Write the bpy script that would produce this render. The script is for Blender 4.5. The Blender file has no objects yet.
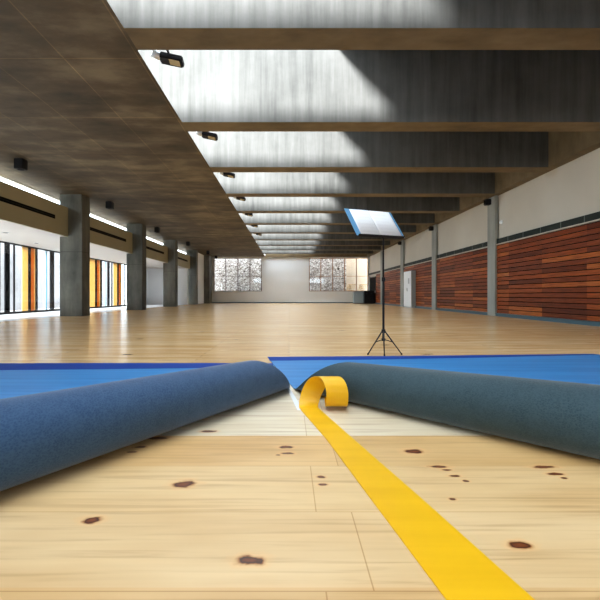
import bpy, bmesh, math, random
from mathutils import Vector, Matrix
random.seed(7)
S = bpy.context.scene
COL = S.collection
PI = math.pi
F = 450.0            # focal length in pixels of a 600 px frame
CZ = 0.8             # camera height

# ------------------------------------------------------------------ camera
cd = bpy.data.cameras.new('camera')
cam = bpy.data.objects.new('camera', cd); COL.objects.link(cam)
cam.location = (0, 0, CZ); cam.rotation_euler = (PI/2, 0, 0)
cd.sensor_width = 36.0; cd.lens = 36.0*F/600.0
cd.shift_x = 11/600.0; cd.shift_y = -5/600.0
cd.clip_end = 300
S.camera = cam

# ------------------------------------------------------------------ light
S.view_settings.view_transform = 'Standard'
S.view_settings.look = 'None'
S.view_settings.gamma = 1
S.view_settings.use_curve_mapping = False
S.view_settings.exposure = 0.0
W = bpy.data.worlds.new('overcast_sky'); S.world = W
W.use_nodes = True
bg = W.node_tree.nodes['Background']
bg.inputs[0].default_value = (0.83, 0.925, 1.0, 1)
bg.inputs[1].default_value = 7.0
sd = bpy.data.lights.new('sun', 'SUN'); sd.energy = 29.0; sd.angle = math.radians(8); sd.color = (0.97, 0.985, 1.0)
sun = bpy.data.objects.new('sun', sd); COL.objects.link(sun)
sun.rotation_euler = Vector((0.81, 1.85, -1.0)).to_track_quat('-Z', 'Y').to_euler()
sun.location = (-20, -30, 30)

def portal(name, loc, rot, sx, sy):
    l = bpy.data.lights.new(name, 'AREA'); l.shape = 'RECTANGLE'; l.size = sx; l.size_y = sy
    l.cycles.is_portal = True
    o = bpy.data.objects.new(name, l); COL.objects.link(o); o.location = loc; o.rotation_euler = rot
portal('skylight_portal', (-0.6, 19, 6.4), (0, 0, 0), 4.0, 52)
portal('side_window_portal', (-12.2, 14.0, 1.5), (0, -PI/2, 0), 3.0, 38)
portal('clerestory_portal', (-9.3, 14.0, 4.5), (0, -PI/2, 0), 1.0, 44)
portal('added_rear_opening_portal', (0, -9.2, 3.4), (PI/2, 0, 0), 15.5, 2.0)  # for the opening added behind the camera to brighten the foreground
portal('far_window_portal_left', (-5.05, 44.9, 2.8), (-PI/2, 0, 0), 4.8, 3.3)
portal('far_window_portal_right', (4.95, 44.9, 2.8), (-PI/2, 0, 0), 5.8, 3.3)

# ------------------------------------------------------------------ dimensions
ZC = 4.584           # underside of slab and beams
XE = -2.34           # edge of the slab on the left of the skylight
XR = 7.9             # right wall
YB = 44.5            # far wall
YR = -9.0            # rear wall
PITCH = 3.47
BEAM0 = 9.85 - PITCH # near face of the nearest visible beam
BT, BH = 0.57, 1.76
CP = 6.94            # column pitch
CY = 16.9

# ------------------------------------------------------------------ helpers
class MB:
    def __init__(s): s.bm = bmesh.new()
    def box(s, x0, x1, y0, y1, z0, z1, bev=0, mi=0, M=None):
        vs = [Vector((x, y, z)) for x in (x0, x1) for y in (y0, y1) for z in (z0, z1)]
        if M: vs = [M @ v for v in vs]
        v = [s.bm.verts.new(p) for p in vs]
        fs = []
        for f in ((0,1,3,2),(4,6,7,5),(0,4,5,1),(2,3,7,6),(0,2,6,4),(1,5,7,3)):
            fs.append(s.bm.faces.new([v[i] for i in f]))
        for f in fs: f.material_index = mi
        if bev:
            es = list({e for f in fs for e in f.edges})
            bmesh.ops.bevel(s.bm, geom=es, offset=bev, segments=2, affect='EDGES', clamp_overlap=True)
        return s
    def tube(s, p0, p1, r0, r1=None, n=14, cap=True):
        p0, p1 = Vector(p0), Vector(p1); r1 = r0 if r1 is None else r1
        q = (p1-p0).to_track_quat('Z', 'Y').to_matrix()
        ra, rb = [], []
        for i in range(n):
            d = q @ Vector((math.cos(2*PI*i/n), math.sin(2*PI*i/n), 0))
            ra.append(s.bm.verts.new(p0+d*r0)); rb.append(s.bm.verts.new(p1+d*r1))
        for i in range(n):
            f = s.bm.faces.new((ra[i], ra[(i+1)%n], rb[(i+1)%n], rb[i])); f.smooth = True
        if cap:
            s.bm.faces.new(ra[::-1]); s.bm.faces.new(rb)
        return s
    def ball(s, c, r, sc=(1,1,1), seg=16):
        m = Matrix.Translation(c) @ Matrix.Diagonal((*sc, 1))
        g = bmesh.ops.create_uvsphere(s.bm, u_segments=seg, v_segments=seg//2+2, radius=r, matrix=m)
        for v in g['verts']:
            for f in v.link_faces: f.smooth = True
        return s
    def poly(s, pts, z0, z1):
        a = [s.bm.verts.new((x, y, z0)) for x, y in pts]; b = [s.bm.verts.new((x, y, z1)) for x, y in pts]
        s.bm.faces.new(a[::-1]); s.bm.faces.new(b)
        n = len(pts)
        for i in range(n): s.bm.faces.new((a[i], a[(i+1)%n], b[(i+1)%n], b[i]))
        return s
    def prof(s, pts, y0, y1, under=0):
        a = [s.bm.verts.new((x, y0, z)) for x, z in pts]; b = [s.bm.verts.new((x, y1, z)) for x, z in pts]
        s.bm.faces.new(a); s.bm.faces.new(b[::-1])
        n = len(pts)
        for i in range(n):
            f = s.bm.faces.new((a[i], b[i], b[(i+1)%n], a[(i+1)%n]))
            if i == 0: f.material_index = under
        return s
    def build(s, name, mat, parent=None, loc=None):
        bmesh.ops.recalc_face_normals(s.bm, faces=s.bm.faces)
        me = bpy.data.meshes.new(name); s.bm.to_mesh(me); s.bm.free()
        for m in (mat if isinstance(mat, (list, tuple)) else [mat]): me.materials.append(m)
        o = bpy.data.objects.new(name, me); COL.objects.link(o)
        if parent: o.parent = parent
        if loc: o.location = loc
        return o

def tag(o, label, cat, group=None):
    o['label'] = label; o['category'] = cat
    if group: o['group'] = group
    return o
def empty(name, loc, rz=0):
    o = bpy.data.objects.new(name, None); COL.objects.link(o); o.location = loc; o.rotation_euler = (0, 0, rz)
    o.empty_display_size = 0.1
    return o
def struct(o): o['kind'] = 'structure'; return o
def copy_tree(o, parent=None):
    c = o.copy(); COL.objects.link(c); c.parent = parent
    for ch in list(o.children): copy_tree(ch, c)
    return c

# ------------------------------------------------------------------ materials
def mat(name):
    m = bpy.data.materials.new(name); m.use_nodes = True
    nt = m.node_tree; return m, nt, nt.nodes['Principled BSDF']
def nd(nt, t, **k):
    n = nt.nodes.new(t)
    for a, b in k.items():
        if a.startswith('i_'): n.inputs[a[2:].replace('_', ' ')].default_value = b
        else: setattr(n, a, b)
    return n
def plain(name, c, rough=0.5, metal=0.0, spec=0.5):
    m, nt, b = mat(name)
    b.inputs['Base Color'].default_value = (*c, 1); b.inputs['Roughness'].default_value = rough
    b.inputs['Metallic'].default_value = metal; b.inputs['Specular IOR Level'].default_value = spec
    return m
def coords(nt, scale=(1,1,1), loc=(0,0,0)):
    g = nd(nt, 'ShaderNodeNewGeometry')
    mp = nd(nt, 'ShaderNodeMapping'); mp.inputs['Scale'].default_value = scale; mp.inputs['Location'].default_value = loc
    nt.links.new(g.outputs['Position'], mp.inputs['Vector'])
    return mp.outputs['Vector']
def ramp(nt, fac, stops):
    r = nd(nt, 'ShaderNodeValToRGB')
    e = r.color_ramp.elements
    while len(e) < len(stops): e.new(0.5)
    for i, (p, c) in enumerate(stops):
        e[i].position = p; e[i].color = (*c, 1) if len(c) == 3 else c
    nt.links.new(fac, r.inputs[0]); return r.outputs[0]
def noise(nt, vec, scale, detail=5, rough=0.55):
    n = nd(nt, 'ShaderNodeTexNoise'); n.inputs['Scale'].default_value = scale
    n.inputs['Detail'].default_value = detail; n.inputs['Roughness'].default_value = rough
    nt.links.new(vec, n.inputs['Vector']); return n.outputs['Fac']
def mix(nt, fac, a, b, mode='MIX'):
    n = nd(nt, 'ShaderNodeMix', data_type='RGBA', blend_type=mode)
    for v, i in ((fac, 0), (a, 6), (b, 7)):
        if hasattr(v, 'links'): nt.links.new(v, n.inputs[i])
        elif i == 0: n.inputs[i].default_value = v
        else: n.inputs[i].default_value = (*v, 1)
    return n.outputs[2]
def math_(nt, op, a, b=None, c=None, clamp=False):
    n = nd(nt, 'ShaderNodeMath', operation=op, use_clamp=clamp)
    for i, v in enumerate((a, b, c)):
        if v is None: continue
        if hasattr(v, 'links'): nt.links.new(v, n.inputs[i])
        else: n.inputs[i].default_value = v
    return n.outputs[0]
def bump(nt, b, h, strength=0.2, dist=0.01):
    n = nd(nt, 'ShaderNodeBump'); n.inputs['Strength'].default_value = strength; n.inputs['Distance'].default_value = dist
    nt.links.new(h, n.inputs['Height']); nt.links.new(n.outputs[0], b.inputs['Normal'])

def concrete(name, c0, c1, c2, streak, rough=0.8, seams=None):
    m, nt, b = mat(name)
    n1 = noise(nt, coords(nt, (1,1,1)), 0.55, 8, 0.62)
    n2 = noise(nt, coords(nt, streak), 1.0, 6, 0.6)
    f = math_(nt, 'ADD', math_(nt, 'MULTIPLY', n1, 0.5), math_(nt, 'MULTIPLY', n2, 0.5))
    col = ramp(nt, f, [(0.36, c0), (0.5, c1), (0.64, c2)])
    h = noise(nt, coords(nt), 9, 6)
    if seams:
        br = nd(nt, 'ShaderNodeTexBrick', offset=0.0)
        br.inputs['Scale'].default_value = 1; br.inputs['Brick Width'].default_value = seams[0]
        br.inputs['Row Height'].default_value = seams[1]; br.inputs['Mortar Size'].default_value = 0.012
        br.inputs['Mortar Smooth'].default_value = 0.3
        br.inputs['Color1'].default_value = (0.86,0.86,0.86,1); br.inputs['Color2'].default_value = (1.12,1.10,1.06,1)
        br.inputs['Mortar'].default_value = seams[2]
        nt.links.new(coords(nt), br.inputs['Vector'])
        col = mix(nt, 1.0, col, br.outputs['Color'], 'MULTIPLY')
    nt.links.new(col, b.inputs['Base Color']); b.inputs['Roughness'].default_value = rough
    bump(nt, b, h, 0.25, 0.01)
    return m
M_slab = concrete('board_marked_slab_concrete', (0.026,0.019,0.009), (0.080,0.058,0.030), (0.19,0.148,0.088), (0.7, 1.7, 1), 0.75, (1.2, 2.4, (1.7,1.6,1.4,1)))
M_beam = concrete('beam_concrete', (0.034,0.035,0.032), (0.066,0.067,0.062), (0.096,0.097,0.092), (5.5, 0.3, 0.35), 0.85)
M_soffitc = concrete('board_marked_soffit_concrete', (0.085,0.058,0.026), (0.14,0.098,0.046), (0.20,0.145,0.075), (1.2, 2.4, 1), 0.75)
M_column = concrete('column_concrete', (0.05,0.053,0.045), (0.11,0.112,0.095), (0.19,0.188,0.16), (2.5, 2.5, 0.6), 0.7)
M_pilaster = concrete('pilaster_concrete', (0.20,0.215,0.195), (0.28,0.295,0.27), (0.34,0.355,0.33), (3, 3, 0.5), 0.6)
M_joint = plain('column_joint', (0.05,0.05,0.045), 0.9)
def paint(name, c, v=0.05, rough=0.6):
    m, nt, b = mat(name)
    n = noise(nt, coords(nt), 0.8, 4)
    col = ramp(nt, n, [(0.3, tuple(x*(1-v) for x in c)), (0.7, tuple(min(1, x*(1+v)) for x in c))])
    nt.links.new(col, b.inputs['Base Color']); b.inputs['Roughness'].default_value = rough
    return m
M_white = paint('white_wall_paint', (0.84,0.87,0.90), 0.02)
M_offwhite = paint('off_white_wall_paint', (0.56,0.53,0.46), 0.04)
M_beige = paint('beige_bulkhead_paint', (0.41,0.38,0.25), 0.04)
M_soffit = paint('white_soffit_paint', (0.56,0.53,0.49), 0.02)
M_black = plain('black_metal', (0.006,0.006,0.008), 0.5, 0, 0.25)
M_blackmatte = plain('matte_black', (0.006,0.006,0.007), 0.9, 0, 0.1)
M_dark = plain('dark_slot', (0.008,0.008,0.008), 0.9, 0, 0.1)
M_steel = plain('blue_grey_steel', (0.055,0.115,0.15), 0.45, 0.1)
M_silver = plain('silver_metal', (0.7,0.72,0.74), 0.4, 0.4)
M_ledge = paint('white_stone_ledge', (0.80,0.80,0.82), 0.04, 0.3)

def m_floor():
    m, nt, b = mat('pine_floor_planks')
    pos = coords(nt)
    def planks(width, row, off, ca, cb, mort, msz):
        br = nd(nt, 'ShaderNodeTexBrick', offset=off[2], offset_frequency=2)
        br.inputs['Scale'].default_value = 1; br.inputs['Brick Width'].default_value = width
        br.inputs['Row Height'].default_value = row; br.inputs['Mortar Size'].default_value = msz
        br.inputs['Mortar Smooth'].default_value = 0.4
        br.inputs['Color1'].default_value = (*ca, 1); br.inputs['Color2'].default_value = (*cb, 1)
        br.inputs['Mortar'].default_value = (*mort, 1)
        nt.links.new(coords(nt, (1,1,1), (off[0], off[1], 0)), br.inputs['Vector'])
        return br.outputs['Color']
    near = planks(2.6, 0.445, (-0.10, -0.325, 0.95), (0.92,0.92,0.90), (1,1,1), (0.70,0.57,0.41), 0.0026)
    far = planks(3.1, 0.145, (0, 0, 0.37), (0.76,0.48,0.22), (0.88,0.64,0.36), (0.34,0.19,0.08), 0.003)
    sep = nd(nt, 'ShaderNodeSeparateXYZ'); nt.links.new(pos, sep.inputs[0])
    isfar = math_(nt, 'GREATER_THAN', sep.outputs['Y'], 4.775)
    rows = ramp(nt, math_(nt, 'MULTIPLY', sep.outputs['Y'], 0.2), [(0, (0.76,0.51,0.25)), (0.243, (0.80,0.58,0.32)), (0.332, (0.84,0.60,0.32)), (0.421, (0.76,0.50,0.23)), (0.5106, (0.84,0.74,0.57)), (0.6, (0.84,0.75,0.60))])
    for n_ in nt.nodes:
        if n_.type == 'VALTORGB': n_.color_ramp.interpolation = 'CONSTANT'
    near = mix(nt, 1.0, near, rows, 'MULTIPLY')
    base = mix(nt, isfar, near, far)
    # grain running along the boards
    wob = noise(nt, coords(nt, (0.9, 3.0, 1)), 1.2, 3)
    g = nd(nt, 'ShaderNodeTexNoise'); g.inputs['Scale'].default_value = 1; g.inputs['Detail'].default_value = 6; g.inputs['Distortion'].default_value = 0.8
    nt.links.new(coords(nt, (1.1, 26, 1)), g.inputs['Vector'])
    gr = ramp(nt, g.outputs['Fac'], [(0.30, (0.66,0.52,0.36)), (0.47, (0.97,0.94,0.88)), (0.7, (1.06,1.05,1.02))])
    col = mix(nt, 0.6, base, gr, 'MULTIPLY')
    blot = ramp(nt, wob, [(0.35, (0.86,0.76,0.62)), (0.6, (1.05,1.05,1.05))])
    col = mix(nt, 0.6, col, blot, 'MULTIPLY')
    # small random knots across the hall floor
    vo = nd(nt, 'ShaderNodeTexVoronoi'); vo.inputs['Scale'].default_value = 0.9; vo.inputs['Randomness'].default_value = 1
    nt.links.new(coords(nt, (0.8, 1.7, 1)), vo.inputs['Vector'])
    kn = math_(nt, 'MULTIPLY', math_(nt, 'SMOOTH_MIN', 1.0, math_(nt, 'MULTIPLY', math_(nt, 'SUBTRACT', 0.075, vo.outputs['Distance']), 25, clamp=True), 0.0), isfar)
    # the knots the near boards show, one by one: x, y, half-length, half-width
    KN = [(184.5,484,.040,.030),(286,447,.034,.017),(287,453.5,.026,.013),(320.5,477,.017,.012),(323.5,484.5,.018,.011),
          (208,431.5,.036,.018),(414,451.5,.042,.026),(439,466.5,.040,.012),(447,470,.02,.009),(455,476,.022,.010),(466,481,.012,.010),
          (544,467,.045,.014),(556,474,.03,.013),(564,478,.012,.010),(157,438,.06,.020),(140,447,.03,.015),(132,452,.02,.010),(453,499,.012,.010),
          (92,520,.03,.02),(250,560,.035,.022),(520,545,.03,.02),(278,455,.012,.008)]
    dist = nd(nt, 'ShaderNodeTexNoise'); dist.inputs['Scale'].default_value = 22
    nt.links.new(pos, dist.inputs['Vector'])
    dn = math_(nt, 'MULTIPLY', math_(nt, 'SUBTRACT', dist.outputs['Fac'], 0.5), 1.6)
    total = None
    for (px, py, a, w) in KN:
        Y = F*CZ/(py-295); X = (px-289)/F*Y
        mp = nd(nt, 'ShaderNodeMapping'); mp.inputs['Scale'].default_value = (1/a, 1/w, 0); mp.inputs['Location'].default_value = (-X/a, -Y/w, 0)
        nt.links.new(pos, mp.inputs['Vector'])
        ln = nd(nt, 'ShaderNodeVectorMath', operation='LENGTH'); nt.links.new(mp.outputs[0], ln.inputs[0])
        total = ln.outputs['Value'] if total is None else math_(nt, 'MINIMUM', total, ln.outputs['Value'])
    d = math_(nt, 'ADD', total, dn)
    kcol = ramp(nt, math_(nt, 'MULTIPLY', d, 0.4), [(0.0, (0.26,0.075,0.018)), (0.20, (0.17,0.042,0.010)), (0.32, (0.04,0.012,0.006)), (0.42, (0.50,0.20,0.05)), (0.62, (0.92,0.60,0.28))])
    kf = ramp(nt, math_(nt, 'MULTIPLY', d, 0.4), [(0.38, (1,1,1)), (0.48, (0.6,)*3), (0.95, (0,0,0))])
    col = mix(nt, kf, col, mix(nt, 0.35, kcol, col, 'MULTIPLY'))
    col = mix(nt, kn, col, (0.18,0.08,0.03))
    nt.links.new(col, b.inputs['Base Color'])
    r = math_(nt, 'ADD', math_(nt, 'MULTIPLY', g.outputs['Fac'], 0.16), 0.16)
    r = math_(nt, 'ADD', r, math_(nt, 'MULTIPLY', math_(nt, 'SUBTRACT', 1.0, isfar), 0.16))
    nt.links.new(r, b.inputs['Roughness'])
    b.inputs['Specular IOR Level'].default_value = 0.55
    bump(nt, b, g.outputs['Fac'], 0.12, 0.004)
    return m
M_floor = m_floor()

def m_redwood():
    m, nt, b = mat('red_hardwood_cladding')
    g = nd(nt, 'ShaderNodeNewGeometry')
    rc = ramp(nt, g.outputs['Random Per Island'], [(0, (0.095,0.016,0.004)), (0.35, (0.20,0.038,0.008)), (0.7, (0.30,0.066,0.012)), (1, (0.42,0.12,0.025))])
    gn = noise(nt, coords(nt, (1, 1.6, 34)), 1.0, 6)
    gc = ramp(nt, gn, [(0.32, (0.45,0.36,0.32)), (0.52, (0.95,0.95,0.95)), (0.72, (1.3,1.25,1.15))])
    nt.links.new(mix(nt, 0.9, rc, gc, 'MULTIPLY'), b.inputs['Base Color'])
    b.inputs['Roughness'].default_value = 0.45; b.inputs['Specular IOR Level'].default_value = 0.25
    bump(nt, b, gn, 0.15, 0.005)
    return m
M_redwood = m_redwood()

def m_felt(name, c0, c1):
    m, nt, b = mat(name)
    n1 = noise(nt, coords(nt), 260, 3, 0.7); n2 = noise(nt, coords(nt), 14, 6, 0.7)
    w = nd(nt, 'ShaderNodeTexVoronoi'); w.inputs['Scale'].default_value = 130
    nt.links.new(coords(nt, (1, 0.6, 1)), w.inputs['Vector'])
    f = math_(nt, 'ADD', math_(nt, 'MULTIPLY', n1, 0.45), math_(nt, 'ADD', math_(nt, 'MULTIPLY', n2, 0.35), math_(nt, 'MULTIPLY', w.outputs['Distance'], 0.3)))
    nt.links.new(ramp(nt, f, [(0.35, c0), (0.62, c1)]), b.inputs['Base Color'])
    b.inputs['Roughness'].default_value = 0.85; b.inputs['Specular IOR Level'].default_value = 0.25
    b.inputs['Sheen Weight'].default_value = 0.35; b.inputs['Sheen Roughness'].default_value = 0.4
    bump(nt, b, f, 0.5, 0.003)
    return m
M_felt_l = m_felt('blue_grey_felt_backing', (0.014,0.055,0.145), (0.045,0.105,0.215))
M_felt_r = m_felt('green_grey_felt_backing', (0.014,0.038,0.055), (0.038,0.070,0.088))
def m_vinyl(name, c0, c1, rough):
    m, nt, b = mat(name)
    n = noise(nt, coords(nt, (0.5, 9, 1)), 1.0, 4)
    nt.links.new(ramp(nt, n, [(0.35, c0), (0.65, c1)]), b.inputs['Base Color'])
    b.inputs['Roughness'].default_value = rough; b.inputs['Specular IOR Level'].default_value = 0.25
    return m
M_blue = m_vinyl('bright_blue_vinyl', (0.03,0.20,0.52), (0.05,0.27,0.62), 0.45)
M_royal = plain('royal_blue_border', (0.008,0.048,0.30), 0.7, 0, 0.15)
M_yellow = m_vinyl('yellow_tape', (0.85,0.46,0.008), (0.92,0.52,0.012), 0.32)
M_whitetape = plain('white_tape', (0.85,0.87,0.88), 0.5)

def m_glass():
    m = bpy.data.materials.new('window_glass'); m.use_nodes = True
    nt = m.node_tree; nt.nodes.clear()
    out = nd(nt, 'ShaderNodeOutputMaterial'); t = nd(nt, 'ShaderNodeBsdfTransparent'); g = nd(nt, 'ShaderNodeBsdfGlossy')
    t.inputs[0].default_value = (0.95,0.97,0.97,1); g.inputs['Roughness'].default_value = 0.03
    mx = nd(nt, 'ShaderNodeMixShader'); mx.inputs[0].default_value = 0.05
    nt.links.new(t.outputs[0], mx.inputs[1]); nt.links.new(g.outputs[0], mx.inputs[2]); nt.links.new(mx.outputs[0], out.inputs[0])
    return m
M_glass = m_glass()
def m_trans(name, c):
    m = bpy.data.materials.new(name); m.use_nodes = True
    nt = m.node_tree; nt.nodes.clear()
    out = nd(nt, 'ShaderNodeOutputMaterial'); t = nd(nt, 'ShaderNodeBsdfTranslucent'); g = nd(nt, 'ShaderNodeBsdfDiffuse')
    t.inputs[0].default_value = (*c, 1); g.inputs[0].default_value = (*c, 1)
    mx = nd(nt, 'ShaderNodeMixShader'); mx.inputs[0].default_value = 0.4
    nt.links.new(t.outputs[0], mx.inputs[1]); nt.links.new(g.outputs[0], mx.inputs[2]); nt.links.new(mx.outputs[0], out.inputs[0])
    return m
M_fin_yellow = m_trans('yellow_translucent_fin', (0.80,0.58,0.27))
M_fin_orange = m_trans('orange_translucent_fin', (0.62,0.25,0.05))
M_fin_blue = plain('blue_fin', (0.10,0.32,0.45), 0.5)

def m_stone():
    m, nt, b = mat('dry_stone_masonry')
    v = nd(nt, 'ShaderNodeTexVoronoi', feature='DISTANCE_TO_EDGE'); v.inputs['Scale'].default_value = 1
    vec = coords(nt, (4.2, 4.2, 6.5)); nt.links.new(vec, v.inputs['Vector'])
    v2 = nd(nt, 'ShaderNodeTexVoronoi'); v2.inputs['Scale'].default_value = 1; nt.links.new(vec, v2.inputs['Vector'])
    sc = ramp(nt, v2.outputs['Color'], [(0.0, (0.42,0.35,0.31)), (0.5, (0.76,0.70,0.66)), (1, (0.90,0.86,0.83))])
    e = ramp(nt, v.outputs['Distance'], [(0.02, (0.10,0.07,0.055)), (0.09, (1,1,1))])
    nt.links.new(mix(nt, 1.0, sc, e, 'MULTIPLY'), b.inputs['Base Color']); b.inputs['Roughness'].default_value = 0.9
    return m
M_stone = m_stone()
M_pale = paint('pale_rendered_wall', (0.34,0.33,0.34), 0.22, 0.9)
M_warm = paint('warm_rendered_wall', (0.64,0.52,0.40), 0.15, 0.9)
M_ground = paint('outside_gravel', (0.50,0.47,0.44), 0.15, 0.9)

# ------------------------------------------------------------------ the setting
struct(MB().box(-8.62, XR+0.1, YR, YB, -0.12, 0).build('floor', M_floor))
struct(MB().box(-12.0, -8.62, YR, 37.2, -0.12, 0.002).build('trim_1', M_ledge))          # white stone strip behind the columns
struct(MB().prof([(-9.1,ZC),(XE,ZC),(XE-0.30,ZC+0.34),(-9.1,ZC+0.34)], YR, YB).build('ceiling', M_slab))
struct(MB().box(0.95, XR+0.7, YR, YB+0.6, ZC+BH, ZC+BH+0.3).build('ceiling_right', M_beam))
struct(MB().box(7.68, XR+0.6, YR, YB, ZC, ZC+BH).build('trim_2', M_soffitc))                # edge beam over the right wall
# far wall with two openings
wl0, wl1, wr0, wr1, wz0, wz1 = -7.45, -2.68, 1.98, 7.86, 1.17, 4.46
mb = MB()
mb.box(-8.6, wl0, YB, YB+0.3, 0, ZC+BH); mb.box(wl0, wl1, YB, YB+0.3, 0, wz0); mb.box(wl0, wl1, YB, YB+0.3, wz1, ZC+BH)  # unseen top raised above the slab to keep sun off the stone outside
mb.box(wl1, wr0, YB, YB+0.3, 0, ZC+BH); mb.box(wr0, wr1, YB, YB+0.3, 0, wz0); mb.box(wr0, wr1, YB, YB+0.3, wz1, ZC+BH)
mb.box(wr1, XR+0.5, YB, YB+0.3, 0, ZC+BH)
struct(mb.build('wall_back', M_white))
struct(MB().box(-7.6, XR-0.05, YB-0.02, YB, 0, 0.09).build('baseboard_back', M_steel))
struct(MB().box(XE, 7.68, YB-0.3, YB, ZC-0.03, ZC+0.25).build('trim_7', M_soffitc))
# right wall
struct(MB().box(XR+0.08, XR+0.38, YR, YB, 0, ZC).build('wall_right', M_offwhite))
# unseen rear wall; its long high opening is added to light the foreground
mb = MB().box(-12, -7.8, YR-0.3, YR, 0, ZC+0.34).box(7.7, 8.3, YR-0.3, YR, 0, ZC+BH).box(-7.8, 7.7, YR-0.3, YR, 0, 3.4).box(-7.8, 7.7, YR-0.3, YR, 4.4, ZC+0.3)
for x in (-4, 0, 4): mb.box(x-0.1, x+0.1, YR-0.3, YR, 3.4, 4.4)
struct(mb.build('wall_rear', M_white))
# left side: alcove end wall, wall by the far column, soffit
struct(MB().box(-11.9, -8.35, 37.0, 37.3, 0, 2.99).build('wall_left_alcove', M_white))
struct(MB().box(-11.95, -11.65, 32.9, 37.0, 0, 2.99).build('wall_left', M_white))
struct(MB().box(-8.45, -8.12, 38.35, 42.9, 0, ZC).box(-8.6, -8.3, 37.73, 38.4, 0, ZC).build('wall_left_far', M_white))
struct(MB().box(-11.95, -8.37, YR, 37.3, 2.99, 3.25).build('ceiling_alcove', M_soffit))
struct(MB().box(-9.3, -9.1, YR, YB, 3.25, 3.95).build('trim_3', M_soffit))               # upstand under the clerestory

# --- wood cladding of the right wall, one mesh of boards per bay
edges = [YR, 9.96, CY, CY+CP, CY+2*CP, CY+3*CP, 40.9]
def cladding(y0, y1, name, z0=0.12, z1=2.69):
    mb = MB(); n = 17; h = (z1-z0)/n
    mb.box(XR+0.02, XR+0.05, y0, y1, z0, z1, mi=1)
    for i in range(n):
        y = y0 - 0.55
        while y < y1:
            L = 2.12
            a, c = max(y, y0), min(y+L, y1)
            if c-a > 0.02:
                o = random.uniform(0, 0.006)
                mb.box(XR-o, XR+0.022, a+0.001, c-0.001, z0+i*h+0.004, z0+(i+1)*h-0.022)
            y += L
    return mb.build(name, [M_redwood, M_blackmatte])
CW = 0.66
bays = [(4.0, CY+0.2, 'long bay of red brown board cladding nearest the camera on the right wall'),
        (CY+0.2+CW, CY+CP+0.2, 'red brown board cladding between the first and second grey pilasters from the camera'),
        (CY+0.2+CP+CW, CY+2*CP+0.2, 'red brown board cladding bay holding the tall white cabinet'),
        (CY+0.2+2*CP+CW, CY+3*CP+0.2, 'red brown board cladding seen left and right of the music stand pole'),
        (CY+0.2+3*CP+CW, 40.85, 'farthest short strip of red brown board cladding beside the dark doorway')]
for a, c, lb in bays:
    tag(cladding(a, c, 'wood_cladding'), lb, 'wall cladding', 'red wood cladding bays on the right wall')
cladding(YR, 4.0, 'wall_right_cladding')
struct(bpy.data.objects['wall_right_cladding'])
# dark vent band and the white lip under it
mb = MB().box(XR-0.01, XR+0.05, YR, YB, 2.735, 2.925)
y = YR
mb2 = MB()
while y < YB:
    mb2.box(XR-0.014, XR-0.008, y, y+0.035, 2.735, 2.925); y += 1.05
t = struct(mb.build('trim_4', plain('dark_green_tile', (0.018,0.026,0.023), 0.6, 0, 0.2)))
mb2.build('tile_joint', plain('grey_joint', (0.10,0.12,0.11), 0.6), t)
struct(MB().box(XR-0.03, XR+0.05, YR, YB, 2.70, 2.733).build('trim_5', M_offwhite))
struct(MB().box(XR-0.05, XR+0.05, YR, 40.85, 0, 0.085, 0.004).box(XR-0.065, XR+0.05, YR, 40.85, 0.085, 0.115, 0.004).build('baseboard_right', M_steel))
# dark doorway in the far right corner
d = struct(MB().box(XR-0.03, XR+0.05, 40.95, 41.05, 0, 2.5).box(XR-0.03, XR+0.05, 43.75, 43.85, 0, 2.5).box(XR-0.03, XR+0.05, 40.95, 43.85, 2.42, 2.5).build('door_1', M_black))
MB().box(XR+0.0, XR+0.05, 41.05, 43.75, 0, 2.42).build('door_leaf', M_blackmatte, d)
MB().box(XR-0.03, XR+0.0, 41.2, 41.25, 1.0, 1.2).build('door_handle', M_silver, d)

# --- windows
def facade_window(name, x, z0, z1, y0, y1, fins):
    w = struct(MB().box(x-0.14, x, y0, y1, z0, z0+0.09).box(x-0.14, x, y0, y1, z1-0.05, z1).build(name, M_black))
    MB().box(x-0.08, x-0.07, y0, y1, z0+0.09, z1-0.05).build('pane', M_glass, w)
    for (a, b, m, dep) in fins:
        MB().box(x-0.14, x-0.14+dep*0.35, a, b, z0+0.09, z1-0.05, 0).build('fin', m, w)
    return w
def dx(px): return F*11.65/(289-px)
def fl(L): return [(dx(a), dx(b), m, dep) for a, b, m, dep in L]
K, Yw, O, B = M_blackmatte, M_fin_yellow, M_fin_orange, M_fin_blue
fin1 = fl([(2.2,3.0,K,.10),(7.6,12.2,K,.13),(16.3,17.6,K,.1),(25,30.6,Yw,.06),(30.8,33,K,.13),(33,36,O,.15),(36,37,Yw,.16),(37.1,39.8,K,.13),(48.4,49.4,B,.08),(52.5,56.2,K,.13),
           (-22,-14,Yw,.06),(-14,-9,K,.13),(-60,-50,K,.13)])
fin2 = fl([(70,73,K,.13),(78,80,K,.13),(92,97,Yw,.06),(97.1,98.6,K,.13),(98.6,100.6,O,.15),(100.6,101.4,Yw,.16),(101.5,103.6,K,.13),(107.5,108,B,.08),(109.3,111.2,K,.13),(113.3,114.1,K,.1),(115.3,118.8,Yw,.06),(119,120.2,K,.13),(120.2,121.6,O,.15),(121.6,122,Yw,.16),(122,123,K,.13),(126,127,K,.13)])
facade_window('window_1', -11.65, 0.0, 2.99, YR, 22.95, fin1)
facade_window('window_2', -11.65, 0.0, 2.99, 22.95, 32.9, fin2)
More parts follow.
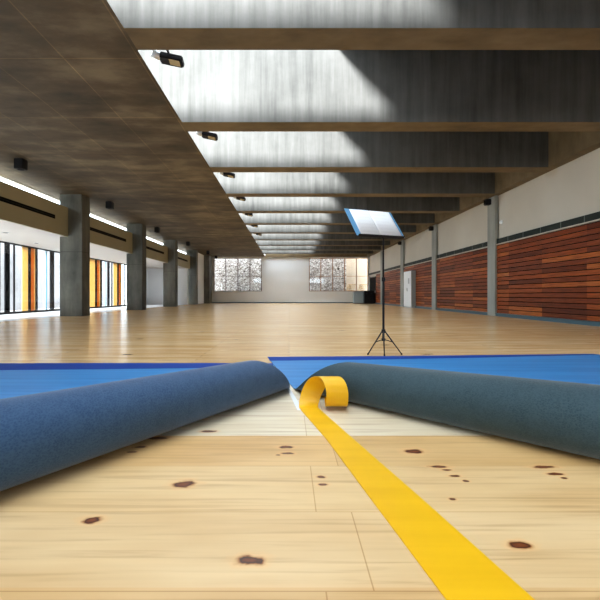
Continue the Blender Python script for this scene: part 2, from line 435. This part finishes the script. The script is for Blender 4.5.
def far_window(name, x0, x1, n, fm):
    y = YB+0.10; t = 0.035
    mb = MB().box(x0, x1, y, y+0.1, wz0, wz0+0.05).box(x0, x1, y, y+0.1, wz1-0.05, wz1)
    for i in range(n+1):
        c = x0+(x1-x0)*i/n; c = min(max(c, x0+t), x1-t); mb.box(c-t, c+t, y-0.04, y+0.12, wz0, wz1)
    w = struct(mb.build(name, fm))
    MB().box(x0, x1, y+0.02, y+0.07, 2.64, 2.68).build('transom_bar', fm, w)
    MB().box(x0, x1, y+0.04, y+0.05, wz0+0.05, wz1-0.05).build('pane', M_glass, w)
far_window('window_3', wl0, wl1, 4, plain('dark_brown_frame', (0.10,0.05,0.045), 0.5))
far_window('window_4', wr0, wr1, 5, plain('orange_brown_frame', (0.32,0.14,0.06), 0.5))
w = struct(MB().box(-9.22, -9.1, YR, YB, 3.95, 3.99).box(-9.22, -9.1, YR, YB, ZC-0.03, ZC+0.02).build('window_5', M_soffit))
MB().box(-9.17, -9.16, YR, YB, 3.99, ZC-0.03).build('pane', M_glass, w)

# --- outside
struct(MB().box(-60, 60, -60, 90, -0.5, -0.14).build('ground_outside', M_ground))
tag(MB().box(-9.5, 5.9, 46.4, 47.0, -0.14, 9.0).build('stone_wall', M_stone), 'pale rough stone wall standing outside the two far windows', 'wall')
tag(MB().box(5.9, 12, 46.8, 47.3, -0.14, 9.0).build('rendered_wall', M_warm), 'warm cream wall outside the right end of the far right window', 'wall')
tag(MB().box(-17.4, -17, -8, 45, -0.14, 6.0).build('garden_wall', M_pale), 'pale mottled garden wall outside the side windows on the left', 'wall')
def bush():
    mb = MB(); rnd = random.Random(3)
    for i in range(240):
        r = rnd.uniform(0, 1)**0.6; a = rnd.uniform(0, 2*PI); h = rnd.uniform(0, 1)
        p = Vector((math.cos(a)*r*0.55*(0.5+h*0.5), math.sin(a)*r*0.4, 0.3+h*1.75))
        q = Matrix.Translation(p) @ Matrix.Rotation(rnd.uniform(0, 6), 4, 'Z') @ Matrix.Rotation(rnd.uniform(-1, 1), 4, 'X')
        mb.box(-0.06, 0.06, -0.035, 0.035, -0.004, 0.004, M=q)
    mb.tube((0,0,0), (0.03,0,1.1), 0.035, 0.02, 8)
    for i in range(6): mb.tube((0,0,0.4), (rnd.uniform(-.4,.4), rnd.uniform(-.3,.3), rnd.uniform(1.2,1.9)), 0.018, 0.006, 6)
    return mb
m_leaf = plain('dry_yellow_leaves', (0.50,0.30,0.10), 0.8)
tag(bush().build('dry_bush', m_leaf, None, (6.3, 46.0, -0.14)), 'dry yellow bush outside, left of the two in the far right window', 'bush', 'bushes outside the far right window')
tag(bush().build('dry_bush', m_leaf, None, (7.5, 46.2, -0.14)), 'dry yellow bush outside the rightmost pane of the far right window', 'bush', 'bushes outside the far right window')

# ------------------------------------------------------------------ beams
ords = ['nearest', 'second', 'third', 'fourth', 'fifth', 'sixth', 'seventh', 'eighth', 'ninth', 'tenth', 'eleventh']
for i in range(11):
    y = BEAM0 + i*PITCH
    if y > YB-0.7: break
    o = MB().prof([(XE,ZC),(7.68,ZC),(7.68,ZC+BH),(-4.6,ZC+BH),(-4.6,ZC+0.34),(XE-0.28,ZC+0.34)], y, y+BT, 1).build('roof_beam', [M_beam, M_soffitc])  # unseen ends over the slab are added to block stray sun
    tag(o, ('deep concrete roof beam crossing the skylight, %s from the camera' % ords[i]) if i else 'deep concrete roof beam crossing the top of the view, nearest the camera', 'beam', 'concrete beams across the skylight')
mb = MB()
for i in (-1, -2, -3, -4): mb.prof([(XE,ZC),(7.68,ZC),(7.68,ZC+BH),(-4.6,ZC+BH),(-4.6,ZC+0.34),(XE-0.28,ZC+0.34)], BEAM0+i*PITCH, BEAM0+i*PITCH+BT)  # same added sun-blocking ends on the beams behind the camera
struct(mb.build('ceiling_rear_beams', M_beam))

# ------------------------------------------------------------------ columns, bulkheads
lo = ['nearest to the camera', 'second from the camera', 'third from the camera', 'fourth from the camera']
for i in range(4):
    y = CY + i*CP
    c = empty('concrete_column', (-8.19, y+0.335, 0))
    tag(c, 'thick grey concrete column on the left side, %s' % lo[i], 'column', 'left row of concrete columns')
    MB().box(-0.42, 0.42, -0.335, 0.335, 0, 2.415, 0.008).build('lower_shaft', M_column, c)
    MB().box(-0.412, 0.412, -0.327, 0.327, 2.415, 2.435).build('joint', M_joint, c)
    MB().box(-0.42, 0.42, -0.335, 0.335, 2.435, ZC, 0.008).build('upper_shaft', M_column, c)
tag(MB().box(-8.3, -7.6, 42.95, YB-0.02, 0, ZC).build('concrete_column', M_column), 'dark concrete column in the far left corner beside the window', 'column', 'left row of concrete columns')
for i in range(4):
    y = CY + 0.2 + i*CP
    tag(MB().box(7.83, XR+0.05, y, y+CW, 0, ZC, 0.006).build('pilaster', M_pilaster), 'slim grey concrete pilaster on the right wall, %s' % lo[i], 'pilaster', 'pilasters on the right wall')
bl = ['beige bulkhead with black slot left of the nearest concrete column', 'beige bulkhead with black slot between the nearest and second left columns',
      'beige bulkhead with black slot between the second and third left columns', 'beige bulkhead with black slot between the third and fourth left columns']
for i in range(4):
    y1 = CY + i*CP - 0.005; y0 = y1 - CP + 0.68 if i else 7.0
    b = tag(MB().box(-8.365, -8.29, y0, y1, 2.985, 4.08, 0.004).build('bulkhead', M_beige), bl[i], 'bulkhead', 'beige bulkheads over the left windows')
    s0 = y0+0.25
    MB().box(-8.292, -8.284, s0, y1-0.95, 3.50, 3.64).build('air_slot', M_dark, b)
    g = MB()
    g.box(-8.284, -8.278, s0, y1-0.95, 3.565, 3.572)
    g.build('louvre', M_black, b)
struct(MB().box(-8.37, -8.29, YR, 7.0, 2.985, 4.08).build('trim_6', M_beige))
# small downlights in the white soffit
for (px, py) in ((5.5, 232.5), (36.5, 243)):
    z = 2.99; Y = F*(z-CZ)/(295-py); X = (px-289)/F*Y
    o = empty('downlight', (X, Y, z))
    tag(o, 'small recessed downlight in the white soffit, ' + ('at the left edge' if px < 20 else 'nearer the first column'), 'light', 'recessed downlights in the soffit')
    MB().tube((0,0,0.01), (0,0,-0.012), 0.11, 0.115, 20).build('ring', M_silver, o)
    MB().tube((0,0,-0.012), (0,0,-0.014), 0.08, 0.08, 20).build('lens', M_dark, o)

# ------------------------------------------------------------------ ceiling spotlights
def spot():
    o = empty('ceiling_spotlight', (0,0,0))
    MB().box(-0.06, 0.06, -0.06, 0.06, -0.02, 0, 0.003).build('mount', M_black, o)
    MB().box(-0.125, 0.125, -0.125, 0.125, -0.30, -0.02, 0.012).build('housing', M_black, o)
    MB().tube((0,0,-0.303), (0,0,-0.298), 0.09, 0.09, 20).build('lens', M_dark, o)
    return o
sp0 = spot()
sl = ['black box spotlight under the slab, nearest the camera at the far left', 'black box spotlight under the slab between the nearest and second columns',
      'black box spotlight under the slab between the second and third columns', 'black box spotlight under the slab between the third and fourth columns',
      'tiny black box spotlight under the slab just past the fourth column', 'tiny black box spotlight at the slab end by the far left window corner']
for i, (X, Y) in enumerate(((-7.45,12.5),(-7.25,18.2),(-7.35,25.1),(-7.14,31.9),(-6.9,38.4),(-7.0,43.2))):
    o = sp0 if i == 0 else copy_tree(sp0)
    o.location = (X, Y, ZC); tag(o, sl[i], 'spotlight', 'black spotlights under the concrete slab')

# ------------------------------------------------------------------ floodlights in the skylight
def flood():
    o = empty('floodlight', (0,0,0), 0)
    T = Matrix.Rotation(math.radians(12), 4, 'Y') @ Matrix.Rotation(math.radians(-12), 4, 'X')
    MB().box(-0.13, 0.25, -0.10, 0.10, -0.05, 0.05, 0.02, M=T).build('housing', M_black, o)
    MB().box(0.04, 0.21, -0.075, 0.05, -0.054, -0.046, M=T).build('lens', plain('flood_lens', (0.45,0.36,0.20), 0.2), o)
    a = T @ Vector((-0.24, -0.08, 0.0)); b = T @ Vector((-0.12, -0.02, 0.0))
    MB().tube(a, b, 0.062, 0.062, 16).build('end_cap', M_silver, o)
    MB().box(-0.02, 0.10, -0.30, -0.29, 0.0, 0.12).box(0.02, 0.05, -0.30, -0.10, 0.04, 0.06).build('bracket', M_black, o)
    return o
fl0 = flood()
for i in range(7):
    o = fl0 if i == 0 else copy_tree(fl0)
    o.location = (-1.95, BEAM0+BT+i*PITCH+0.305, ZC+0.02)
    tag(o, 'small black floodlight at the slab edge in the %s skylight bay from the camera' % ords[i], 'floodlight', 'floodlights along the skylight edge')

# ------------------------------------------------------------------ right wall items
def cam_box():
    o = empty('wall_speaker', (0,0,0))
    MB().box(-0.22, 0, -0.10, 0.12, -0.13, 0.10, 0.02).build('housing', M_black, o)
    MB().tube((-0.222,0.01,-0.015), (-0.216,0.01,-0.015), 0.07, 0.07, 18).build('grille', M_dark, o)
    return o
c0 = cam_box()
for i in range(3):
    o = c0 if i == 0 else copy_tree(c0)
    o.location = (7.83, CY+0.6+i*CP, ZC-0.16)
    tag(o, 'small black speaker box high on the right pilaster %s' % lo[i], 'speaker', 'black boxes on the pilasters')
s = empty('wall_sensor', (XR+0.08, 16.88, 3.53)); tag(s, 'small pale round sensor on the upper right wall beside the nearest pilaster', 'sensor')
MB().tube((0,0,0), (-0.03,0,0), 0.075, 0.07, 18).build('base', M_white, s)
MB().ball((-0.045,0,-0.01), 0.055).build('dome', M_white, s)

# tall white cabinet
c = empty('tall_cabinet', (7.76, 28.9, 0)); tag(c, 'tall white cabinet with grey side standing against the wood cladding', 'cabinet')
MB().box(-0.14, 0.13, -0.9, 0.9, 0.0, 2.33, 0.008).build('body', paint('grey_cabinet_side', (0.36,0.42,0.43), 0.03, 0.4), c)
for a, b_ in ((-0.89, -0.005), (0.005, 0.89)):
    dr = MB().box(-0.165, -0.14, a, b_, 0.06, 2.31, 0.006).build('door', M_white, c)
    hy = (b_-0.08) if a < -0.5 else (a+0.08)
    MB().box(-0.20, -0.165, hy-0.02, hy+0.02, 1.05, 1.25, 0.006).build('handle', M_silver, dr)
MB().box(-0.18, -0.166, -0.50, -0.22, 1.52, 1.86, 0.004).build('notice', plain('grey_notice', (0.45,0.47,0.5), 0.5), c)

# grey and black things in the far right corner
c = empty('low_cabinet', (6.62, 42.6, 0)); tag(c, 'low blue grey metal cabinet against the far wall under the window', 'cabinet')
MB().box(-0.52, 0.46, -0.3, 0.3, 0.05, 1.08, 0.01).build('body', plain('blue_grey_metal', (0.42,0.54,0.62), 0.35, 0.3), c)
MB().box(-0.55, 0.49, -0.33, 0.33, 1.08, 1.13, 0.008).build('top', plain('pale_grey_top', (0.30,0.38,0.44), 0.3), c)
MB().box(-0.5, 0.44, -0.27, 0.27, 0.0, 0.05).build('plinth', M_black, c)
for a, b_ in ((-0.50, -0.035), (-0.025, 0.44)):
    d_ = MB().box(a, b_, -0.315, -0.3, 0.07, 1.06, 0.004).build('door', plain('blue_grey_door', (0.44,0.56,0.64), 0.3, 0.2), c)
    MB().box((a+b_)/2-0.05, (a+b_)/2+0.05, -0.335, -0.315, 0.85, 0.88).build('handle', M_silver, d_)
p = empty('black_cabinet', (7.36, 41.3, 0), 0); tag(p, 'black cabinet in the far right corner by the dark doorway', 'cabinet')
MB().box(-0.44, 0.42, 0.0, 0.50, 0.06, 1.16, 0.01).build('body', M_black, p)
MB().box(-0.46, 0.44, -0.02, 0.52, 1.16, 1.20, 0.008).build('top', M_black, p)
MB().box(-0.42, 0.40, 0.02, 0.48, 0.0, 0.06).build('plinth', M_blackmatte, p)
for a, b_ in ((-0.43, -0.015), (-0.005, 0.41)):
    d_ = MB().box(a, b_, -0.015, 0.0, 0.08, 1.14, 0.004).build('door', M_black, p)
    MB().box((a+b_)/2-0.04, (a+b_)/2+0.04, -0.03, -0.015, 0.9, 0.93).build('handle', M_steel, d_)

# ------------------------------------------------------------------ music stand
st = empty('music_stand', (1.28, 6.10, 0)); tag(st, 'black tripod music stand standing on the wooden floor behind the blue mat', 'music stand')
MB().tube((0,0,0.20), (0,0,1.02), 0.016, None, 16).build('lower_pole', M_black, st)
MB().tube((0,0,1.0), (0,0,1.60), 0.011, None, 16).build('upper_pole', M_black, st)
MB().tube((0,0,0.985), (0,0,1.04), 0.024, None, 16).tube((0,-0.02,1.01), (0.0,-0.05,1.01), 0.01, 0.014, 12).build('clamp_knob', M_black, st)
MB().tube((0,0,0.285), (0,0,0.335), 0.028, None, 16).build('upper_collar', M_black, st)
MB().tube((0,0,0.18), (0,0,0.215), 0.026, None, 16).build('lower_collar', M_black, st)
for ang in (math.radians(201), math.radians(-21), math.radians(262)):
    dv = Vector((math.cos(ang), math.sin(ang), 0)); R_ = 0.24 if abs(dv.x) > 0.5 else 0.19
    a0 = dv*0.02+Vector((0,0,0.31)); a1 = dv*R_+Vector((0,0,0.012))
    lg = MB().tube(a0, a1, 0.010, 0.008, 10).build('leg', M_black, st)
    md = a0.lerp(a1, 0.48)
    MB().tube(dv*0.02+Vector((0,0,0.195)), md, 0.006, 0.006, 10).build('leg_brace', M_black, lg)
    MB().ball(a1, 0.013).build('rubber_foot', M_blackmatte, lg)
# the desk
PSI, TAU, LD, WD = math.radians(22), math.radians(50), 0.54, 0.76
e = Vector((math.cos(PSI), math.sin(PSI), 0)); bk = Vector((-math.sin(PSI), math.cos(PSI), 0))
u = bk*math.cos(TAU) + Vector((0,0,math.sin(TAU))); nn = e.cross(u)
DM = Matrix((( e.x, u.x, nn.x, -0.035), (e.y, u.y, nn.y, -0.03), (e.z, u.z, nn.z, 1.585), (0,0,0,1)))
MB().box(-WD/2+0.02, WD/2-0.02, 0.0, LD-0.03, -0.006, 0.0, 0, M=DM).build('desk', M_black, st)
MB().box(-WD/2+0.02, WD/2-0.02, -0.008, 0.0, -0.006, 0.035, 0, M=DM).build('ledge', M_black, st)
MB().tube(DM @ Vector((0.03,0.03,-0.008)), (0,0,1.57), 0.016, None, 12).build('tilt_bracket', M_black, st)
# the open folder of music
fo = empty('sheet_music_folder', DM.translation + st.location)
tag(fo, 'open sheet music with white pages and light blue covers resting on the music stand', 'sheet music')
D2 = DM.copy(); D2.translation = (0,0,0)
M_cover = plain('light_blue_cover', (0.13,0.34,0.58), 0.45)
MB().box(-WD/2, 0, 0.002, LD, 0.001, 0.006, M=D2).build('cover', M_cover, fo)
MB().box(0, WD/2, 0.002, LD-0.005, 0.001, 0.006, M=D2).build('cover', M_cover, fo)
def m_page():
    m, nt, b = mat('printed_music_page')
    tc = nd(nt, 'ShaderNodeTexCoord'); mp = nd(nt, 'ShaderNodeMapping')
    # page coordinates: x across, y up the desk
    inv = D2.to_3x3().transposed().to_euler('XYZ')
    mp.inputs['Rotation'].default_value = inv
    nt.links.new(tc.outputs['Object'], mp.inputs['Vector'])
    sp = nd(nt, 'ShaderNodeSeparateXYZ'); nt.links.new(mp.outputs[0], sp.inputs[0])
    yy = math_(nt, 'FRACT', math_(nt, 'MULTIPLY', sp.outputs['Y'], 14))
    l = math_(nt, 'LESS_THAN', math_(nt, 'FRACT', math_(nt, 'MULTIPLY', yy, 10)), 0.22)
    inside = math_(nt, 'LESS_THAN', yy, 0.5)
    ax = math_(nt, 'ABSOLUTE', sp.outputs['X'])
    okx = math_(nt, 'MULTIPLY', math_(nt, 'GREATER_THAN', ax, 0.03), math_(nt, 'LESS_THAN', ax, 0.255))
    f = math_(nt, 'MULTIPLY', math_(nt, 'MULTIPLY', l, inside), okx)
    nt.links.new(mix(nt, f, (0.93,0.94,0.96), (0.78,0.78,0.82)), b.inputs['Base Color'])
    b.inputs['Roughness'].default_value = 0.6
    return m
M_page = m_page()
def page(sgn):
    mb = MB(); n = 14; w = WD/2-(0.035 if sgn > 0 else 0.075); top = []
    for j in (0, 1):
        yy = 0.004 if j == 0 else LD-0.012
        top.append([mb.bm.verts.new(D2 @ Vector((sgn*w*i/n, yy, 0.007+0.005*math.sin(PI*min(1, i/n*1.0))**0.7*(1-i/n*0.5)))) for i in range(n+1)])
    for i in range(n):
        f = mb.bm.faces.new((top[0][i], top[0][i+1], top[1][i+1], top[1][i])); f.smooth = True
    o = mb.build('page', M_page, fo)
    md = o.modifiers.new('thickness', 'SOLIDIFY'); md.thickness = 0.003; md.offset = 0
    return o
page(-1); page(1)

# ------------------------------------------------------------------ mats
def mat_piece(name, label, tip, d, n, r0, r1, L, cutslope, thmax, flat_pts, border_pts, felt, lipc):
    """tip: start of the contact line; d: its direction toward the camera; n: the side the roll bulges to."""
    root = empty(name, (tip[0], tip[1], 0)); tag(root, label, 'mat', 'pieces of the blue mat')
    d = Vector((*d, 0)).normalized(); n = Vector((*n, 0)).normalized(); T = 0.007
    NS, NT = 90, 56
    def P(i, j, off):
        th = thmax*j/NT
        s0 = cutslope*r0*th
        s = s0 + (L-s0)*(i/NS)**1.5
        r = r0 + (r1-r0)*min(1.5, s/2.3)
        k = max(0, th-PI)*0.10*r/r0                         # the free edge relaxes a little
        rr = r - off
        return d*s + n*(rr*math.sin(th)) + Vector((0,0, r + 0.001 - rr*math.cos(th) - k*0.3*r))
    def shell(off0, off1, nm, m):
        bm = bmesh.new(); g = []
        for off in (off0, off1):
            g.append([[bm.verts.new(P(i, j, off)) for j in range(NT+1)] for i in range(NS+1)])
        for a in range(NS):
            for b in range(NT):
                for q in (0, 1):
                    f = bm.faces.new((g[q][a][b], g[q][a+1][b], g[q][a+1][b+1], g[q][a][b+1])); f.smooth = True
        for a in range(NS):
            for b in (0, NT): bm.faces.new((g[0][a][b], g[0][a+1][b], g[1][a+1][b], g[1][a][b]))
        for b in range(NT):
            for a in (0, NS): bm.faces.new((g[0][a][b], g[0][a][b+1], g[1][a][b+1], g[1][a][b]))
        mb = MB(); mb.bm.free(); mb.bm = bm
        return mb.build(nm, m, root)
    shell(0.0, T*0.6, 'rolled_backing', felt)
    shell(T*0.6, T, 'rolled_blue_face', M_blue)
    loc = [(x-tip[0], y-tip[1]) for x, y in flat_pts]
    MB().poly(loc, 0.001, 0.005).build('flat_backing', felt, root)
    MB().poly(loc, 0.005, 0.008).build('flat_sheet', M_blue, root)
    loc = [(x-tip[0], y-tip[1]) for x, y in border_pts]
    b = MB().poly(loc, 0.008, 0.0095).build('border_strip', M_royal, root); b['label'] = 'royal blue border strip'
    return root
def unit(x, y): l = math.hypot(x, y); return (x/l, y/l)
# left piece
tl = (-0.01, 3.90); dl = unit(-1.20, -2.06); nl = (-dl[1], dl[0])
far = (tl[0]+dl[0]*4.2, tl[1]+dl[1]*4.2)
mat_piece('rolled_mat', 'left blue mat with blue grey felt underside rolled up, left of the yellow tape',
          tl, dl, nl, 0.141, 0.182, 4.2, 1.25, math.radians(222),
          [tl, far, (-5.5, 0.3), (-5.5, 5.15), (-2.43, 5.24), (-1.0, 5.24), (-0.19, 5.22)],
          [(-5.5, 4.60), (-5.5, 5.15), (-2.43, 5.24), (-1.0, 5.24), (-0.19, 5.22), (-0.17, 4.95), (-2.0, 4.80)], M_felt_l, None)
# right piece
tr = (0.035, 3.86); dr_ = unit(0.70, -0.775); nr = (dr_[1], -dr_[0])
far = (tr[0]+dr_[0]*4.4, tr[1]+dr_[1]*4.4)
mat_piece('rolled_mat', 'right blue mat with darker green grey felt underside rolled up, right of the yellow tape',
          tr, dr_, nr, 0.134, 0.180, 4.4, 1.48, math.radians(186),
          [tr, (-0.275, 5.76), (1.4, 5.84), (4.08, 6.05), (4.25, 5.75), (5.2, 5.2), (5.2, 0.9), far],
          [(-0.275, 5.76), (1.4, 5.84), (4.08, 6.05), (4.12, 5.98), (2.2, 5.66), (0.8, 5.50), (-0.23, 5.42)], M_felt_r, None)

# ------------------------------------------------------------------ tape
def strip_object(name, centre, width_pts, m, T=0.0025):
    """centre: list of (left point, right point, up normal)"""
    bm = bmesh.new(); rows = []
    for (a, b, nrm) in centre:
        rows.append((bm.verts.new(a), bm.verts.new(b), bm.verts.new(b+nrm*T), bm.verts.new(a+nrm*T)))
    for p, q in zip(rows, rows[1:]):
        for k in range(4):
            f = bm.faces.new((p[k], p[(k+1)%4], q[(k+1)%4], q[k])); f.smooth = k in (0, 2)
            for e_ in f.edges:
                if {v for v in e_.verts} in ({p[k], q[k]}, {p[(k+1)%4], q[(k+1)%4]}): e_.smooth = False
    bm.faces.new(rows[0]); bm.faces.new(rows[-1][::-1])
    mb = MB(); mb.bm.free(); mb.bm = bm
    return mb.build(name, m)
def tape():
    rows = []; up = Vector((0,0,1))
    LE = [(0.9, 0.455, 0.70), (1.756, 0.320, 0.520), (2.48, 0.208, 0.358), (3.17, 0.073, 0.207)]
    def at(Y):
        for (a, b) in zip(LE, LE[1:]):
            if Y <= b[0]: t = (Y-a[0])/(b[0]-a[0]); return (a[1]+(b[1]-a[1])*t, a[2]+(b[2]-a[2])*t)
        return LE[-1][1:]
    Y0 = 3.17
    for k in range(26):
        Y = 0.9+(Y0-0.9)*k/25; l, r = at(Y); z = 0.002
        rows.append((Vector((l, Y, z)), Vector((r, Y, z)), up))
    l0, r0_ = at(Y0); c0 = (l0+r0_)/2
    N = 90; END = math.radians(415)
    for k in range(1, N+1):
        ph = END*k/N
        R = 0.112 if ph < PI else 0.112-0.022*(ph-PI)/(END-PI)
        zc = 0.114
        t = ph/(2*PI)
        shift = 0.185*min(1, max(0, (ph-0.35))/(1.62*PI-0.35)) + 0.0
        shift = -0.010*math.sin(min(ph, PI)) + 0.19*(0.5-0.5*math.cos(PI*min(1, ph/(1.5*PI)))) 
        w = 0.134+0.016*min(1, ph/PI)
        nrm = Vector((0, -math.sin(ph), math.cos(ph)))
        cy = Y0 + R*math.sin(ph); cz = zc - R*math.cos(ph)
        skew = 0.05*math.sin(ph)
        c = Vector((c0+shift, cy, cz))
        wd = Vector((1, 0.0, 0)) * (w/2) + Vector((0, math.cos(ph), math.sin(ph)))*(-0.018*math.sin(min(ph,PI)))
        rows.append((c-wd, c+wd, nrm))
    return strip_object('tape_strip', rows, None, M_yellow)
tag(tape(), 'broad yellow tape running across the floor with its far end curled up', 'tape')
ws = []
for k in range(9):
    t = k/8; Y = 3.97+(3.12-3.97)*t; x = -0.018+0.098*t; w = 0.010+0.012*t
    ws.append((Vector((x-w, Y, 0.0005)), Vector((x+w, Y, 0.0005)), Vector((0,0,1))))
tag(strip_object('seam_tape', ws, None, M_whitetape, 0.0012), 'narrow white tape on the floor between the rolled mats and the yellow curl', 'tape')
